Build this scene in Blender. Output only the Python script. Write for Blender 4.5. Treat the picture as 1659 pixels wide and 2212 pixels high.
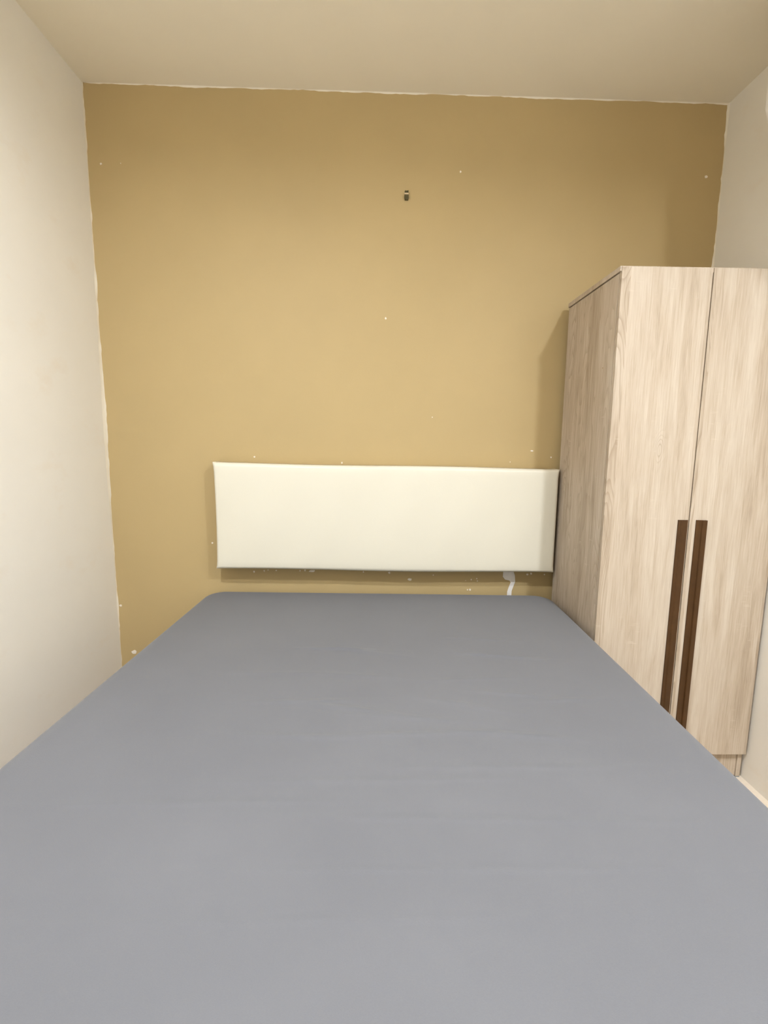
import bpy, bmesh, math, random
from mathutils import Vector, Matrix

for o in list(bpy.data.objects):
    bpy.data.objects.remove(o)
C = bpy.context.scene.collection
random.seed(7)

# ------------------------------------------------------------------ camera
CAM_Z = 1.2412
PITCH, YAW, ROLL, FPX = 0.1398, 0.0166, -0.0110, 1048.99
cam = bpy.data.cameras.new('camera')
cam_o = bpy.data.objects.new('camera', cam)
C.objects.link(cam_o)
cam.sensor_fit = 'HORIZONTAL'
cam.sensor_width = 36.0
cam.lens = 36.0 * FPX / 1659.0
cam.clip_start = 0.01
fw = Vector((math.sin(YAW) * math.cos(PITCH), math.cos(YAW) * math.cos(PITCH), -math.sin(PITCH)))
rt = Vector((math.cos(YAW), -math.sin(YAW), 0))
dn = fw.cross(rt)
r2 = rt * math.cos(ROLL) + dn * math.sin(ROLL)
d2 = -rt * math.sin(ROLL) + dn * math.cos(ROLL)
cam_o.matrix_world = Matrix(((r2.x, -d2.x, -fw.x, 0), (r2.y, -d2.y, -fw.y, 0),
                             (r2.z, -d2.z, -fw.z, CAM_Z), (0, 0, 0, 1)))
bpy.context.scene.camera = cam_o

# ------------------------------------------------------------------ world / exposure
world = bpy.data.worlds.new('world')
bpy.context.scene.world = world
world.use_nodes = True
world.node_tree.nodes['Background'].inputs[0].default_value = (1.0, 0.96, 0.88, 1)
world.node_tree.nodes['Background'].inputs[1].default_value = 0.0
vs = bpy.context.scene.view_settings
vs.view_transform = 'Standard'
vs.look = 'None'
vs.gamma = 1.0
vs.use_curve_mapping = False
vs.exposure = 0.0
bpy.context.scene.cycles.diffuse_bounces = 8

# the room's ceiling lamps (position, radiance); all are above and behind the frame
LAMPS = [((1.14, -0.03), 1590.0), ((-0.52, 0.34), 1220.0)]
LAMP_COL = (0.955, 0.985, 1.03)

# ------------------------------------------------------------------ helpers
def mesh_obj(name, bm, mat, parent=None, smooth=False):
    me = bpy.data.meshes.new(name)
    bm.normal_update()
    bm.to_mesh(me)
    bm.free()
    if smooth:
        for p in me.polygons:
            p.use_smooth = True
    if mat:
        me.materials.append(mat)
    o = bpy.data.objects.new(name, me)
    C.objects.link(o)
    if parent:
        o.parent = parent
    return o

def add_box(bm, x0, x1, y0, y1, z0, z1):
    m = Matrix.Translation(((x0 + x1) / 2, (y0 + y1) / 2, (z0 + z1) / 2)) @ Matrix.Diagonal((x1 - x0, y1 - y0, z1 - z0, 1))
    return bmesh.ops.create_cube(bm, size=1.0, matrix=m)['verts']

def box(name, b, mat, parent=None, bevel=0.0, seg=2):
    bm = bmesh.new()
    add_box(bm, *b)
    if bevel:
        bmesh.ops.bevel(bm, geom=bm.edges[:], offset=bevel, segments=seg, profile=0.6, affect='EDGES')
    return mesh_obj(name, bm, mat, parent)

def empty(name, loc, rz=0.0):
    o = bpy.data.objects.new(name, None)
    C.objects.link(o)
    o.location = loc
    o.rotation_euler = (0, 0, rz)
    o.empty_display_size = 0.1
    return o

def tag(o, label=None, cat=None, group=None, kind=None):
    if label: o['label'] = label
    if cat: o['category'] = cat
    if group: o['group'] = group
    if kind: o['kind'] = kind
    return o

def prism(bm, pts, axis, a, b):
    """extrude polygon pts between a and b along axis ('y' or 'z'); pts are (x,z) or (x,y)"""
    f = (lambda p, t: (p[0], t, p[1])) if axis == 'y' else (lambda p, t: (p[0], p[1], t))
    v0 = [bm.verts.new(f(p, a)) for p in pts]
    v1 = [bm.verts.new(f(p, b)) for p in pts]
    n = len(pts)
    bm.faces.new(v0)
    bm.faces.new(v1[::-1])
    for i in range(n):
        bm.faces.new((v0[i], v1[i], v1[(i + 1) % n], v0[(i + 1) % n]))
    bmesh.ops.recalc_face_normals(bm, faces=bm.faces[:])

def lathe(bm, prof, n=32):
    rings = []
    for r, z in prof:
        if r < 1e-6:
            rings.append([bm.verts.new((0, 0, z))])
        else:
            rings.append([bm.verts.new((r * math.cos(2 * math.pi * k / n), r * math.sin(2 * math.pi * k / n), z)) for k in range(n)])
    for a, b in zip(rings, rings[1:]):
        for k in range(n):
            k2 = (k + 1) % n
            if len(a) == 1 and len(b) > 1:
                bm.faces.new((a[0], b[k], b[k2]))
            elif len(b) == 1 and len(a) > 1:
                bm.faces.new((a[k], b[0], a[k2]))
            elif len(a) > 1:
                bm.faces.new((a[k], b[k], b[k2], a[k2]))
    bmesh.ops.recalc_face_normals(bm, faces=bm.faces[:])

# ------------------------------------------------------------------ materials
class NT:
    def __init__(self, name):
        self.m = bpy.data.materials.new(name)
        self.m.use_nodes = True
        self.t = self.m.node_tree
        self.b = self.t.nodes['Principled BSDF']
    def n(self, kind, **kw):
        nd = self.t.nodes.new(kind)
        for k, v in kw.items():
            if k.startswith('i_'):
                key = k[2:]
                nd.inputs[int(key) if key.isdigit() else key].default_value = v
            else:
                setattr(nd, k, v)
        return nd
    def l(self, a, b):
        self.t.links.new(a, b)
    def mapping(self, scale, loc=(0, 0, 0), src='Object'):
        tc = self.n('ShaderNodeTexCoord')
        mp = self.n('ShaderNodeMapping')
        mp.inputs['Scale'].default_value = scale
        mp.inputs['Location'].default_value = loc
        self.l(tc.outputs[src], mp.inputs['Vector'])
        return mp.outputs['Vector']
    def noise(self, vec, scale, detail=4, rough=0.5, dist=0.0):
        nd = self.n('ShaderNodeTexNoise')
        nd.inputs['Scale'].default_value = scale
        nd.inputs['Detail'].default_value = detail
        nd.inputs['Roughness'].default_value = rough
        nd.inputs['Distortion'].default_value = dist
        self.l(vec, nd.inputs['Vector'])
        return nd.outputs['Fac']
    def ramp(self, fac, stops):
        nd = self.n('ShaderNodeValToRGB')
        el = nd.color_ramp.elements
        while len(el) < len(stops):
            el.new(0.5)
        for e, (p, c) in zip(el, stops):
            e.position = p
            e.color = (*c, 1) if len(c) == 3 else c
        self.l(fac, nd.inputs['Fac'])
        return nd.outputs['Color']
    def mix(self, fac, a, b, blend='MIX'):
        nd = self.n('ShaderNodeMix', data_type='RGBA', blend_type=blend)
        for s, v in ((nd.inputs[0], fac), (nd.inputs[6], a), (nd.inputs[7], b)):
            if hasattr(v, 'is_linked') or hasattr(v, 'links'):
                self.l(v, s)
            else:
                s.default_value = v if not isinstance(v, tuple) else (*v, 1)[:4]
        return nd.outputs[2]
    def math(self, op, a, b=0.0):
        nd = self.n('ShaderNodeMath', operation=op)
        for s, v in ((nd.inputs[0], a), (nd.inputs[1], b)):
            if hasattr(v, 'links'):
                self.l(v, s)
            else:
                s.default_value = v
        return nd.outputs[0]
    def bump(self, h, strength, dist=0.002):
        nd = self.n('ShaderNodeBump')
        nd.inputs['Strength'].default_value = strength
        nd.inputs['Distance'].default_value = dist
        self.l(h, nd.inputs['Height'])
        self.l(nd.outputs['Normal'], self.b.inputs['Normal'])

def paint(name, col, rough=0.6, blotch=0.05, dirt=None, spec=0.3):
    g = NT(name)
    v = g.mapping((1, 1, 1))
    big = g.noise(v, 2.2, 4, 0.55)
    lo = tuple(c * (1 - blotch) for c in col)
    hi = tuple(min(1, c * (1 + blotch * 0.6)) for c in col)
    base = g.ramp(big, [(0.3, lo), (0.7, hi)])
    if dirt:
        d = g.noise(g.mapping((3.0, 3.0, 5.0), (3, 1, 7)), 1.7, 5, 0.6)
        mask = g.ramp(d, [(0.60, (0, 0, 0)), (0.82, (1, 1, 1))])
        base = g.mix(mask, base, dirt)
    g.l(base, g.b.inputs['Base Color'])
    g.b.inputs['Roughness'].default_value = rough
    g.b.inputs['Specular IOR Level'].default_value = spec
    fine = g.noise(v, 160, 3, 0.6)
    g.bump(fine, 0.12, 0.0015)
    return g.m

def simple(name, col, rough=0.5, metal=0.0, spec=0.5, var=0.08, scale=30):
    g = NT(name)
    v = g.mapping((1, 1, 1))
    f = g.noise(v, scale, 3)
    g.l(g.ramp(f, [(0.3, tuple(c * (1 - var) for c in col)), (0.7, tuple(min(1, c * (1 + var)) for c in col))]), g.b.inputs['Base Color'])
    g.b.inputs['Roughness'].default_value = rough
    g.b.inputs['Metallic'].default_value = metal
    g.b.inputs['Specular IOR Level'].default_value = spec
    return g.m

def oak(name, seed, light, mid, dark, knot=None):
    """pale oak foil: upright staves of uneven width, streaked grain, cathedral figures and saw marks"""
    g = NT(name)
    tc = g.n('ShaderNodeTexCoord')
    sep = g.n('ShaderNodeSeparateXYZ')
    g.l(tc.outputs['Object'], sep.inputs[0])
    across = g.math('ADD', g.math('ADD', sep.outputs[0], sep.outputs[1]), seed * 1.37)
    up = sep.outputs[2]
    # staves (1-D voronoi cells across the board)
    vor = g.n('ShaderNodeTexVoronoi', voronoi_dimensions='1D')
    vor.inputs['Scale'].default_value = 11.0
    vor.inputs['Randomness'].default_value = 0.85
    g.l(across, vor.inputs['W'])
    stave = g.n('ShaderNodeSeparateColor')
    g.l(vor.outputs['Color'], stave.inputs[0])
    sid = stave.outputs[0]
    def vec(sx, sz, off):
        cb = g.n('ShaderNodeCombineXYZ')
        g.l(g.math('MULTIPLY', across, sx), cb.inputs[0])
        g.l(g.math('MULTIPLY', sid, 37.0 + off), cb.inputs[1])
        g.l(g.math('ADD', g.math('MULTIPLY', up, sz), off), cb.inputs[2])
        return cb.outputs[0]
    # fine pores
    pores = g.noise(vec(240, 9.0, 1.0), 1.0, 3, 0.65)
    streak = g.noise(vec(34, 3.0, 5.0), 1.0, 4, 0.62, 0.6)
    broad = g.noise(vec(14, 0.9, 9.0), 1.0, 3, 0.5, 0.6)
    # cathedral figure: bands of a warped field
    field = g.noise(vec(11.0, 1.3, 3.0), 1.0, 1.5, 0.4, 0.35)
    if knot:
        ka = g.math('DIVIDE', g.math('SUBTRACT', across, knot[0] + seed * 1.37), 0.018)
        ku = g.math('DIVIDE', g.math('SUBTRACT', up, knot[1]), 0.055)
        k2 = g.math('ADD', g.math('MULTIPLY', ka, ka), g.math('MULTIPLY', ku, ku))
        kn = g.math('POWER', 2.718, g.math('MULTIPLY', k2, -1.0))
        field = g.math('ADD', field, g.math('MULTIPLY', kn, 0.16))
    bands = g.math('FRACT', g.math('MULTIPLY', field, 26.0))
    cath = g.ramp(bands, [(0.0, (0, 0, 0)), (0.55, (0.15,) * 3), (0.93, (1, 1, 1)), (1.0, (0, 0, 0))])
    sel = g.ramp(sid, [(0.40, (0, 0, 0)), (0.62, (1, 1, 1))])
    if knot:
        sel = g.mix(kn, sel, (1.0, 1.0, 1.0))
    cathm = g.math('MULTIPLY', g.n('ShaderNodeRGBToBW').outputs[0], 1.0)
    bw = [n for n in g.t.nodes if n.type == 'RGBTOBW'][-1]
    g.l(g.mix(1.0, cath, sel, 'MULTIPLY'), bw.inputs[0])
    tone = g.math('ADD', g.math('MULTIPLY', streak, 0.55), g.math('MULTIPLY', broad, 0.35))
    tone = g.math('ADD', tone, g.math('MULTIPLY', g.math('SUBTRACT', sid, 0.5), 0.16))
    tone = g.math('ADD', tone, g.math('MULTIPLY', g.math('SUBTRACT', pores, 0.5), 0.42))
    col = g.ramp(tone, [(0.27, light), (0.47, mid), (0.72, dark)])
    col = g.mix(g.math('MULTIPLY', cathm, 0.62), col, dark)
    # pale cross-cut saw marks in patches
    cb = g.n('ShaderNodeCombineXYZ')
    g.l(g.math('MULTIPLY', across, 16.0), cb.inputs[0])
    g.l(g.math('MULTIPLY', up, 95.0), cb.inputs[2])
    saw = g.noise(cb.outputs[0], 1.0, 2, 0.6)
    cb2 = g.n('ShaderNodeCombineXYZ')
    g.l(g.math('MULTIPLY', across, 11.0), cb2.inputs[0])
    g.l(g.math('MULTIPLY', up, 4.2), cb2.inputs[2])
    patch = g.noise(cb2.outputs[0], 1.0, 2, 0.5)
    m = g.mix(1.0, g.ramp(saw, [(0.58, (0, 0, 0)), (0.70, (1, 1, 1))]), g.ramp(patch, [(0.60, (0, 0, 0)), (0.68, (1, 1, 1))]), 'MULTIPLY')
    bw2 = g.n('ShaderNodeRGBToBW')
    g.l(m, bw2.inputs[0])
    col = g.mix(g.math('MULTIPLY', bw2.outputs[0], 0.45), col, tuple(min(1, c * 1.06) for c in light))
    g.l(col, g.b.inputs['Base Color'])
    g.b.inputs['Roughness'].default_value = 0.55
    g.b.inputs['Specular IOR Level'].default_value = 0.35
    g.bump(pores, 0.15, 0.0006)
    return g.m

def fabric(name, lo, hi):
    g = NT(name)
    v = g.mapping((1, 1, 1))
    big = g.noise(v, 3.0, 4, 0.55)
    w = g.noise(g.mapping((420, 900, 420)), 1.0, 2, 0.7)
    t = g.math('ADD', g.math('MULTIPLY', big, 0.6), g.math('MULTIPLY', w, 0.4))
    g.l(g.ramp(t, [(0.3, lo), (0.7, hi)]), g.b.inputs['Base Color'])
    g.b.inputs['Roughness'].default_value = 0.95
    g.b.inputs['Specular IOR Level'].default_value = 0.1
    g.b.inputs['Sheen Weight'].default_value = 0.15
    g.b.inputs['Sheen Roughness'].default_value = 0.5
    g.bump(w, 0.25, 0.0008)
    return g.m

def tile_floor(name):
    g = NT(name)
    f = g.noise(g.mapping((1, 1, 1)), 60, 4, 0.6)
    g.l(g.ramp(f, [(0.3, (0.70, 0.62, 0.52)), (0.7, (0.77, 0.69, 0.58))]), g.b.inputs['Base Color'])
    g.b.inputs['Roughness'].default_value = 0.4
    return g.m

def emit(name, col, strength):
    g = NT(name)
    g.b.inputs['Base Color'].default_value = (0.9, 0.9, 0.88, 1)
    g.b.inputs['Emission Color'].default_value = (*col, 1)
    g.b.inputs['Emission Strength'].default_value = strength
    return g.m

CREAM = (0.815, 0.792, 0.735)
M_wall = paint('cream_wall_paint', CREAM, 0.6, 0.03, dirt=(0.79, 0.735, 0.65))
M_ceil = paint('cream_ceiling_paint', (0.85, 0.80, 0.68), 0.8, 0.02)
M_ochre = paint('ochre_wall_paint', (0.465, 0.355, 0.178), 0.55, 0.035)
M_caulk = paint('corner_caulk', (0.80, 0.75, 0.64), 0.5, 0.05)
M_chip = simple('bare_plaster', (0.80, 0.75, 0.66), 0.8, 0, 0.2)
M_white = simple('white_plastic', (0.82, 0.80, 0.78), 0.35)
M_floor = tile_floor('cream_floor_tile')
M_sheet = fabric('grey_sheet', (0.127, 0.131, 0.145), (0.146, 0.150, 0.164))
M_core = fabric('mattress_ticking', (0.60, 0.58, 0.53), (0.66, 0.64, 0.60))
M_leather = paint('cream_leatherette', (0.71, 0.685, 0.585), 0.42, 0.02, spec=0.4)
OAK = ((0.570, 0.500, 0.415), (0.475, 0.395, 0.308), (0.315, 0.24, 0.165))
M_oak = [oak('pale_oak_%s' % n, s, *OAK, k) for n, s, k in (('carcass', 0.31, None), ('door_a', 1.7, (0.175, 1.235)), ('door_b', 3.15, (0.235, 0.27)))]
M_board = simple('raw_hardboard', (0.45, 0.33, 0.21), 0.8)
M_dark = simple('dark_gap', (0.03, 0.02, 0.015), 0.9)
M_brown = simple('brown_handle_lacquer', (0.068, 0.031, 0.009), 0.5, 0.0, 0.25, 0.15, 14)
M_foot = simple('grey_plastic_foot', (0.23, 0.25, 0.25), 0.6)
M_bronze = simple('tarnished_bronze', (0.085, 0.07, 0.025), 0.5, 0.3)
M_band = simple('pale_metal_band', (0.62, 0.50, 0.34), 0.5)
M_bedwood = simple('bed_base_board', (0.36, 0.25, 0.16), 0.6)

# ------------------------------------------------------------------ room shell
XL, XR, ZC, YB, YN = -1.1448, 1.4000, 2.6053, 2.1148, -2.4
K = 0.014                              # the far wall is not quite square to the side walls
T = 0.12
def wy(x): return YB + K * x
tag(box('floor', (XL - T, XR + T, YN - T, YB + 0.2, -0.1, 0.0), M_floor), kind='structure')
tag(box('ceiling', (XL - T, XR + T, YN - T, YB + 0.2, ZC, ZC + 0.1), M_ceil), kind='structure')
tag(box('wall_left', (XL - T, XL, YN, YB + 0.2, 0, ZC), M_wall), kind='structure')
tag(box('wall_right', (XR, XR + T, YN, YB + 0.2, 0, ZC), M_wall), kind='structure')
tag(box('wall_front', (XL - T, XR + T, YN - T, YN, 0, ZC), M_wall), kind='structure')
bm = bmesh.new()
prism(bm, [(XL, wy(XL)), (XR, wy(XR)), (XR, YB + 0.2), (XL, YB + 0.2)], 'z', 0.0, ZC)
wall_back = tag(mesh_obj('wall_back', bm, M_ochre), kind='structure')

# uneven bead of white filler along the corners of the ochre wall
def bead(name, p0, p1, a, b, size_fn, n=160, seed=1):
    """p0->p1 along the corner, a and b the two directions the bead spreads to"""
    rnd = random.Random(seed)
    ph = [rnd.uniform(0, 6.28) for _ in range(6)]
    bm = bmesh.new()
    prev = None
    p0, p1, a, b = Vector(p0), Vector(p1), Vector(a), Vector(b)
    L = (p1 - p0).length
    for i in range(n + 1):
        t = i / n
        s = t * L
        w = 0.35 * math.sin(s * 9 + ph[0]) + 0.3 * math.sin(s * 23 + ph[1]) + 0.25 * math.sin(s * 51 + ph[2]) + rnd.uniform(-0.3, 0.3)
        wa, wb = size_fn(t, w)
        c = p0.lerp(p1, t)
        vs_ = [bm.verts.new(c), bm.verts.new(c + a * wa), bm.verts.new(c + a * wa * 0.45 + b * wb * 0.45), bm.verts.new(c + b * wb)]
        if prev:
            for k in range(4):
                bm.faces.new((prev[k], prev[(k + 1) % 4], vs_[(k + 1) % 4], vs_[k]))
        else:
            bm.faces.new(vs_)
        prev = vs_
    bm.faces.new(prev[::-1])
    bmesh.ops.recalc_face_normals(bm, faces=bm.faces[:])
    return tag(mesh_obj(name, bm, M_caulk, smooth=False), kind='structure')

bead('trim_1', (XL, wy(XL), ZC), (XL, wy(XL), 0.0), (1, K, 0), (0, -1, 0),
     lambda t, w: (max(0.0006, 0.0012 + 0.004 * w) + (0.005 * math.exp(-((t - 0.47) / 0.09) ** 2)), 0.006 + 0.002 * w + 0.012 * math.exp(-((t - 0.5) / 0.16) ** 2)), seed=3)
bead('trim_2', (XL, wy(XL), ZC), (XR, wy(XR), ZC), (0, 0, -1), (0, -1, 0),
     lambda t, w: (0.0030 + 0.0032 * w, 0.003 + 0.001 * w), seed=5)
bead('trim_3', (XR, wy(XR), ZC), (XR, wy(XR), 0.0), (-1, -K, 0), (0, -1, 0),
     lambda t, w: (max(0.0006, 0.0025 + 0.006 * w), 0.006 + 0.002 * w), seed=8)

# chips in the ochre paint: x, z, width
CHIPS = [(-1.094, 2.319, 0.010), (-1.017, 2.323, 0.004), (0.328, 2.327, 0.008), (1.335, 2.334, 0.012), (0.033, 1.758, 0.008),
         (0.238, 1.356, 0.005), (0.677, 1.217, 0.014), (0.763, 1.19, 0.008), (0.584, 1.168, 0.005), (-0.524, 1.179, 0.008),
         (-0.149, 1.157, 0.008), (-0.717, 0.801, 0.008), (-1.132, 0.515, 0.012), (-1.086, 0.298, 0.024), (-0.539, 0.672, 0.008),
         (-0.494, 0.676, 0.007), (-0.477, 0.680, 0.006), (-0.441, 0.678, 0.007), (-0.336, 0.677, 0.006), (-0.314, 0.679, 0.008),
         (-0.283, 0.676, 0.027), (-0.054, 0.673, 0.007), (0.062, 0.669, 0.012), (0.154, 0.638, 0.018), (0.26, 0.659, 0.006),
         (0.407, 0.634, 0.004), (0.432, 0.638, 0.007), (0.457, 0.643, 0.005), (0.46, 0.632, 0.007), (0.428, 0.591, 0.010),
         (0.417, 0.591, 0.006), (0.686, 0.663, 0.011), (0.703, 0.667, 0.009), (0.764, 0.663, 0.007)]
for (x, z, w) in CHIPS:
    bm = bmesh.new()
    n = 7
    asp = {0.027: 0.45, 0.014: 0.55, 0.018: 0.65, 0.024: 0.75}.get(w, random.uniform(0.8, 1.25))
    vs0, pts = 0, []
    for k in range(n):
        a = 2 * math.pi * k / n + random.uniform(-0.3, 0.3)
        r = w * 0.5 * random.uniform(0.75, 1.15)
        pts.append((x + r * math.cos(a), z + r * asp * math.sin(a)))
    prism(bm, pts, 'y', wy(x) - 0.0012, wy(x) + 0.001)
    mesh_obj('paint_chip', bm, M_chip, wall_back)

# white hooked streak under the headboard
bm = bmesh.new()
TP = [(0.576, 0.678), (0.622, 0.678), (0.629, 0.658), (0.632, 0.630), (0.625, 0.608), (0.618, 0.587), (0.617, 0.545),
      (0.598, 0.545), (0.598, 0.582), (0.604, 0.604), (0.612, 0.626), (0.605, 0.635), (0.586, 0.639), (0.575, 0.652)]
prism(bm, TP, 'y', wy(0.6) - 0.0018, wy(0.6) + 0.0005)
tag(mesh_obj('wall_tape', bm, M_white), 'white hook-shaped strip on the ochre wall between headboard and bed', 'tape')

# little bronze hook high on the wall
hx, hz = 0.1117, 2.2322
hk = tag(empty('wall_hook', (hx, wy(hx), hz)), 'small dark bronze hook with pale band high on the ochre wall', 'hook')
box('back_plate', (-0.0070, 0.0075, -0.003, 0.0003, -0.018, 0.018), M_bronze, hk, 0.0012)
bm = bmesh.new()
prism(bm, [(-0.0085, 0.001), (-0.0085, -0.011), (-0.005, -0.018), (0.004, -0.0185), (0.0085, -0.011), (0.0085, 0.001)], 'y', -0.010, -0.0025)
mesh_obj('hook_cup', bm, M_bronze, hk)
box('clamp_band', (-0.0080, 0.0080, -0.0075, -0.002, 0.001, 0.0085), M_band, hk, 0.001)
bm = bmesh.new()
prism(bm, [(-0.0080, 0.0135), (-0.005, 0.0182), (-0.001, 0.0165), (0.0078, 0.0185), (0.0075, 0.0085), (-0.0050, 0.0085)], 'y', -0.006, -0.0025)
mesh_obj('top_tab', bm, M_bronze, hk)

# ------------------------------------------------------------------ headboard
def soft_panel(name, w, h, t, mat, parent, nx=60, nz=20):
    """upholstered board: back at y=0, front at -t, rounded rim, slightly puffed face, pinched corners"""
    r = 0.015
    bm = bmesh.new()
    us = [0, 0.25, 0.5, 0.75, 1.0]
    def samples(L, n):
        s = [r * (1 - math.cos(u * math.pi / 2)) for u in us]
        return s + [r + (L - 2 * r) * (i + 1) / n for i in range(n - 1)] + [L - q for q in s[::-1]]
    X, Z = samples(w, nx), samples(h, nz)
    def edge(q, L):
        d = min(q, L - q)
        return 1.0 if d >= r else math.sqrt(max(0.0, 1 - ((r - d) / r) ** 2))
    grid = []
    for x in X:
        col = []
        for z in Z:
            e = min(edge(x, w), edge(z, h), 1.0)
            e = edge(x, w) * edge(z, h)
            puff = 0.006 * math.sin(math.pi * x / w) ** 0.5 * math.sin(math.pi * z / h) ** 0.5 if 0 < x < w and 0 < z < h else 0
            wob = 0.0012 * math.sin(x * 9 + z * 4) + 0.0008 * math.sin(x * 23 - z * 15)
            y = -(t - r) - r * e - puff - wob * e
            dx = dz = 0.0
            cx, cz = min(x, w - x), min(z, h - z)
            k = math.exp(-((cx / 0.014) ** 2 + (cz / 0.014) ** 2))
            sx, sz = (-1 if x < w / 2 else 1), (-1 if z < h / 2 else 1)
            dx += sx * 0.004 * k
            dz += sz * 0.0015 * k
            # rim is not dead straight
            if z < r: dz += 0.003 * math.sin(x * 5.3 + 0.4) * (1 - z / r)
            if z > h - r: dz += 0.002 * math.sin(x * 6.1 + 2.0) * (1 - (h - z) / r)
            if x < r: dx += 0.004 * math.sin(math.pi * z / h) * (1 - x / r)
            col.append(bm.verts.new((x + dx, y, z + dz - HB_DROP * x)))
        grid.append(col)
    for i in range(len(X) - 1):
        for j in range(len(Z) - 1):
            bm.faces.new((grid[i][j], grid[i + 1][j], grid[i + 1][j + 1], grid[i][j + 1]))
    # sides back to the wall
    rim = [grid[i][0] for i in range(len(X))] + [grid[-1][j] for j in range(1, len(Z))] + \
          [grid[i][-1] for i in range(len(X) - 2, -1, -1)] + [grid[0][j] for j in range(len(Z) - 2, 0, -1)]
    back = [bm.verts.new((v.co.x, 0, v.co.z)) for v in rim]
    n = len(rim)
    for i in range(n):
        bm.faces.new((rim[i], back[i], back[(i + 1) % n], rim[(i + 1) % n]))
    bm.faces.new(back)
    bmesh.ops.recalc_face_normals(bm, faces=bm.faces[:])
    return mesh_obj(name, bm, mat, parent, smooth=True)

HB_DROP = 0.0096      # the panel hangs slightly lower at its right end
HB_X0, HB_X1, HB_Z0, HB_Z1, HB_T = -0.6780, 0.7735, CAM_Z - 0.5370, CAM_Z - 0.0860, 0.083
hb = empty('headboard', (HB_X0, wy(HB_X0) - 0.0008, HB_Z0))
hb.rotation_euler = (0, 0, math.atan(K))
tag(hb, 'long cream padded headboard panel fixed to the ochre wall behind the bed', 'headboard')
soft_panel('upholstery', HB_X1 - HB_X0, HB_Z1 - HB_Z0, HB_T, M_leather, hb)
box('backing_board', (0.03, HB_X1 - HB_X0 - 0.03, -0.012, 0.0, 0.03, HB_Z1 - HB_Z0 - 0.03), M_board, hb)

# ------------------------------------------------------------------ bed
BED_YAW = -0.0242
BED_W, BED_L, BED_TOP, MAT_H = 1.513, 1.99, 0.5945, 0.25
BED_END = 2.082
bx = -0.008 + (BED_END - 1.0415) * 0.0242
frame = tag(empty('bed_base', (bx, BED_END, 0), BED_YAW), 'low wooden bed base under the grey mattress', 'bed base')
zt = BED_TOP - MAT_H
hw = BED_W / 2 - 0.012
box('side_rail', (-hw, -hw + 0.03, -BED_L + 0.03, -0.03, zt - 0.20, zt - 0.004), M_bedwood, frame, 0.003)
box('side_rail', (hw - 0.03, hw, -BED_L + 0.03, -0.03, zt - 0.20, zt - 0.004), M_bedwood, frame, 0.003)
box('foot_rail', (-hw, hw, -BED_L + 0.0, -BED_L + 0.03, zt - 0.20, zt - 0.004), M_bedwood, frame, 0.003)
box('head_rail', (-hw, hw, -0.03, -0.004, zt - 0.20, zt - 0.004), M_bedwood, frame, 0.003)
for k in range(11):
    y = -0.12 - k * (BED_L - 0.24) / 10
    box('slat', (-hw + 0.03, hw - 0.03, y - 0.035, y + 0.035, zt - 0.022, zt - 0.004), M_bedwood, frame)
for sx in (-1, 1):
    for y in (-0.07, -BED_L + 0.07):
        box('leg', (sx * (hw - 0.07) - 0.03, sx * (hw - 0.07) + 0.03, y - 0.03, y + 0.03, 0, zt - 0.20), M_bedwood, frame, 0.003)

matt = tag(empty('mattress', (bx, BED_END, zt), BED_YAW), 'wide mattress in a smooth grey fitted sheet', 'mattress')
WR = [  # x, y (world), half length, half width, height, tilt
    (-0.12, 1.465, 0.11, 0.010, 0.0035, -0.06), (-0.01, 1.440, 0.10, 0.014, 0.0020, -0.25), (0.34, 1.425, 0.09, 0.010, 0.0030, -0.15),
    (0.44, 1.405, 0.07, 0.012, 0.0020, -0.1), (0.37, 1.545, 0.09, 0.010, 0.0016, -0.1), (0.28, 1.555, 0.06, 0.010, 0.0012, 0.1),
    (-0.17, 1.150, 0.12, 0.012, 0.0020, 0.05), (-0.05, 1.115, 0.13, 0.014, 0.0024, -0.2), (0.06, 1.080, 0.12, 0.014, 0.0018, -0.1),
    (0.22, 1.140, 0.11, 0.016, 0.0018, -0.3), (0.36, 1.190, 0.10, 0.012, 0.0018, -0.15), (0.48, 1.160, 0.09, 0.012, 0.0016, 0.1),
    (0.32, 1.010, 0.13, 0.014, 0.0022, -0.12), (0.05, 1.010, 0.16, 0.014, 0.0018, 0.05), (-0.15, 1.000, 0.12, 0.013, 0.0016, -0.05),
    (-0.05, 1.29, 0.15, 0.018, 0.0014, -0.1), (0.25, 1.27, 0.15, 0.018, 0.0014, 0.08), (-0.3, 1.30, 0.12, 0.016, 0.0010, 0.0),
    (0.0, 0.86, 0.3, 0.012, 0.0008, 0.02), (0.2, 0.76, 0.35, 0.012, 0.0008, -0.02), (-0.3, 0.80, 0.3, 0.012, 0.0007, 0.02),
    (0.1, 0.66, 0.4, 0.010, 0.0006, 0.0), (-0.1, 0.58, 0.4, 0.010, 0.0006, 0.01), (0.3, 0.90, 0.25, 0.012, 0.0008, 0.0)]

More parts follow.
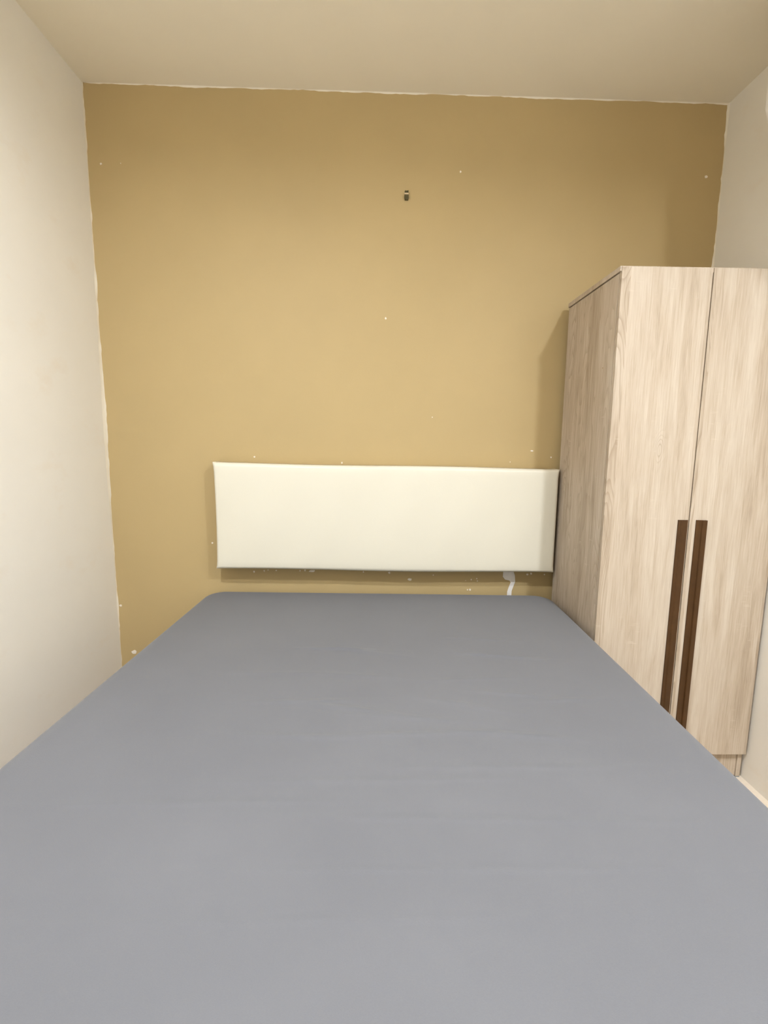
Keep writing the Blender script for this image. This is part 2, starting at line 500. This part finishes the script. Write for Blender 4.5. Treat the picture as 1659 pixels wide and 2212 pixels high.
def rounded_slab(name, W, L, H, rc, re, mat, parent, top_fn=None, nx=150, ny=420, inset=0.0):
    """slab with plan corner radius rc and rim radius re; x in -W/2..W/2, y in -L..0, z 0..H"""
    bm = bmesh.new()
    cx, cy = W / 2, L / 2
    def square_to_plan(u, v):
        # map the square grid onto a rounded rectangle (radial pull of the corners)
        x, y = u * cx, v * cy
        ax, ay = abs(x) - (cx - rc), abs(y) - (cy - rc)
        if ax > 0 and ay > 0:
            m = max(ax, ay)
            d = math.hypot(ax, ay)
            f = m / d if d > 0 else 1
            ax, ay = ax * f, ay * f
            x = math.copysign(cx - rc + ax, x)
            y = math.copysign(cy - rc + ay, y)
            return x, y, rc - m
        return x, y, min(cx - abs(x), cy - abs(y))
    def ticks(n, half):
        e = re / half
        c = [-1 + e * (1 - math.cos(k / 7 * math.pi / 2)) for k in range(7)]
        mid = [-1 + e + (2 - 2 * e) * k / n for k in range(n + 1)]
        return c + mid + [-q for q in c[::-1]]
    U, V = ticks(nx, cx), ticks(ny, cy)
    grid = []
    for u in U:
        row = []
        for v in V:
            x, y, d = square_to_plan(u, v)
            d = min(d, re)
            z = H - re + math.sqrt(max(0.0, re * re - (re - d) ** 2))
            if top_fn:
                z += top_fn(x, y - cy, d / re)
            row.append(bm.verts.new((x, y - cy, z)))
        grid.append(row)
    for i in range(len(U) - 1):
        for j in range(len(V) - 1):
            bm.faces.new((grid[i][j], grid[i + 1][j], grid[i + 1][j + 1], grid[i][j + 1]))
    rim = [grid[i][0] for i in range(len(U))] + [grid[-1][j] for j in range(1, len(V))] + \
          [grid[i][-1] for i in range(len(U) - 2, -1, -1)] + [grid[0][j] for j in range(len(V) - 2, 0, -1)]
    n = len(rim)
    prev = rim
    for zz, ins in ((re * 0.9, 0.0), (re * 0.35, 0.006), (0.0, 0.03)):
        ring = []
        for v in rim:
            s = 1 - ins / (W / 2)
            ring.append(bm.verts.new((v.co.x * s, (v.co.y + cy) * (1 - ins / cy) - cy, zz)))
        for i in range(n):
            bm.faces.new((prev[i], ring[i], ring[(i + 1) % n], prev[(i + 1) % n]))
        prev = ring
    bm.faces.new(prev)
    bmesh.ops.recalc_face_normals(bm, faces=bm.faces[:])
    return mesh_obj(name, bm, mat, parent, smooth=True)

cyw, syw = math.cos(BED_YAW), math.sin(BED_YAW)
def sheet_top(x, y, e):
    X = bx + x * cyw - y * syw
    Y = BED_END + x * syw + y * cyw
    z = 0.0
    for (wx, wy_, hl, hwid, hh, tilt) in WR:
        dx, dy = X - wx, Y - wy_
        a, b = dx * math.cos(tilt) + dy * math.sin(tilt), -dx * math.sin(tilt) + dy * math.cos(tilt)
        q = (a / hl) ** 2 + (b / (0.72 * hwid)) ** 2
        if q < 9:
            z += 2.0 * hh * math.exp(-q)
    z += 0.0012 * math.sin(X * 3.1 + 0.5) * math.sin(Y * 4.3)
    return z * e
rounded_slab('fitted_sheet', BED_W, BED_L, MAT_H, 0.095, 0.045, M_sheet, matt, sheet_top)
rounded_slab('mattress_core', BED_W - 0.02, BED_L - 0.02, MAT_H - 0.012, 0.07, 0.045, M_core, matt, None, 8, 8).location = (0, -0.01, 0.002)

# ------------------------------------------------------------------ wardrobe
WX0, WX1, WYF, WYB, WZT, WZD = 0.7883, 1.3911, 1.6517, 2.0858, 1.8196, 0.1045
GAP = 1.0887
wd = tag(empty('wardrobe', (WX0, WYF, 0)), 'pale oak two-door wardrobe with long brown handles beside the bed', 'wardrobe')
W_, D_, H_ = WX1 - WX0, WYB - WYF, WZT
th = 0.016
box('side_panel', (0, th, th + 0.001, D_, 0.004, H_ - th - 0.003), M_oak[0], wd, 0.0006)
box('side_panel', (W_ - th, W_, th + 0.001, D_, 0.004, H_ - th - 0.003), M_oak[0], wd, 0.0006)
box('top_panel', (-0.004, W_, 0.003, D_, H_ - th, H_), M_oak[0], wd, 0.0008)
box('bottom_panel', (th, W_ - th, th + 0.002, D_ - 0.006, WZD + 0.004, WZD + 0.004 + th), M_oak[0], wd)
box('plinth', (th + 0.001, W_ - th - 0.001, th + 0.006, th + 0.022, 0.004, WZD), M_oak[0], wd)
box('back_board', (th, W_ - th, D_ - 0.005, D_ - 0.001, 0.02, H_ - th - 0.003), M_board, wd)
box('shelf', (th, W_ - th, 0.04, D_ - 0.006, 1.45, 1.45 + th), M_oak[0], wd)
for x in (th / 2, W_ - th / 2):
    for y in (0.035, D_ - 0.03):
        box('foot', (x - 0.007, x + 0.007, y - 0.018, y + 0.018, 0, 0.0045), M_foot, wd)
gx = GAP - WX0
def door(x0, x1, mat, hx0, hx1, flip):
    d = box('door', (x0, x1, 0.0, th, WZD, H_ - th - 0.002 + 0.0155), mat, wd, 0.0008)
    # angular pull profile: a flat land and a scooped flank
    w = hx1 - hx0
    prof = [(0, 0.002), (0, -0.0030), (0.05, -0.0034), (0.42, -0.0034), (0.50, -0.0050), (0.56, -0.0095), (0.62, -0.0110), (1.0, -0.0110), (1.0, 0.002)]
    if flip:
        prof = [(0, 0.002), (0, -0.0036), (0.25, -0.0040), (0.34, -0.0060), (0.40, -0.0070), (0.74, -0.0070), (0.80, -0.0028), (1.0, -0.0028), (1.0, 0.002)]
    bm = bmesh.new()
    prism(bm, [(hx0 + p * w, q) for p, q in prof], 'z', 0.20, 1.0 - 0.01)
    mesh_obj('handle', bm, M_brown, d)
    return d
door(0.001, gx - 0.0016, M_oak[1], 1.0492 - WX0, 1.0833 - WX0, True)
door(gx + 0.0016, W_ - 0.0005, M_oak[2], 1.1125 - WX0, 1.1469 - WX0, False)
bm = bmesh.new()
lathe(bm, [(0, 0), (0.003, 0), (0.003, 0.0015), (0, 0.0015)], 10)
o = mesh_obj('screw_cap', bm, M_board, wd)
o.rotation_euler = (0, -math.pi / 2, 0)
o.location = (0.001, 1.74 - WYF, 1.5114)

# ------------------------------------------------------------------ air conditioner (only its far end enters the frame)
ac = tag(empty('air_conditioner', (XR, 1.62, 2.13)), 'white wall air conditioner high on the right wall at the picture edge', 'air conditioner')
bm = bmesh.new()
AP = [(0, 0.02), (0, 0.305), (-0.15, 0.305), (-0.205, 0.295), (-0.228, 0.265), (-0.232, 0.20), (-0.230, 0.13), (-0.215, 0.085), (-0.165, 0.02), (-0.12, 0.0), (-0.03, 0.0)]
prism(bm, AP, 'y', -0.80, 0.0)
es = [e for e in bm.edges if abs(e.verts[0].co.y - e.verts[1].co.y) < 1e-6 and not (abs(e.verts[0].co.x) < 1e-6 and abs(e.verts[1].co.x) < 1e-6)]
bmesh.ops.bevel(bm, geom=es, offset=0.012, segments=3, profile=0.5, affect='EDGES')
mesh_obj('casing', bm, M_white, ac)
bm = bmesh.new()
prism(bm, [(-0.2275, 0.075), (-0.2220, 0.072), (-0.1650, 0.006), (-0.1700, 0.004)], 'y', -0.74, -0.06)
mesh_obj('louvre_flap', bm, M_white, ac)
for k in range(8):
    x = -0.14 + k * 0.014
    box('intake_slat', (x, x + 0.006, -0.74, -0.06, 0.305, 0.309), M_white, ac)

# ------------------------------------------------------------------ ceiling lamps
for i, ((x, y), s) in enumerate(LAMPS):
    lab = ['round flat ceiling lamp near the right wall', 'round flat ceiling lamp above the left half of the bed',
           'round flat ceiling lamp behind the camera'][i]
    lp = tag(empty('ceiling_lamp', (x, y, ZC)), lab, 'lamp', 'round ceiling lamps')
    bm = bmesh.new()
    lathe(bm, [(0, 0), (0.078, 0), (0.078, -0.012), (0.072, -0.019), (0.062, -0.019), (0.060, -0.003), (0, -0.003)], 40)
    mesh_obj('lamp_rim', bm, M_white, lp, smooth=False)
    bm = bmesh.new()
    lathe(bm, [(0.0597, -0.0035), (0.0594, -0.008), (0.040, -0.0095), (0, -0.010)], 24)
    mesh_obj('diffuser', bm, emit('lamp_diffuser_%d' % i, LAMP_COL, s), lp, smooth=True)
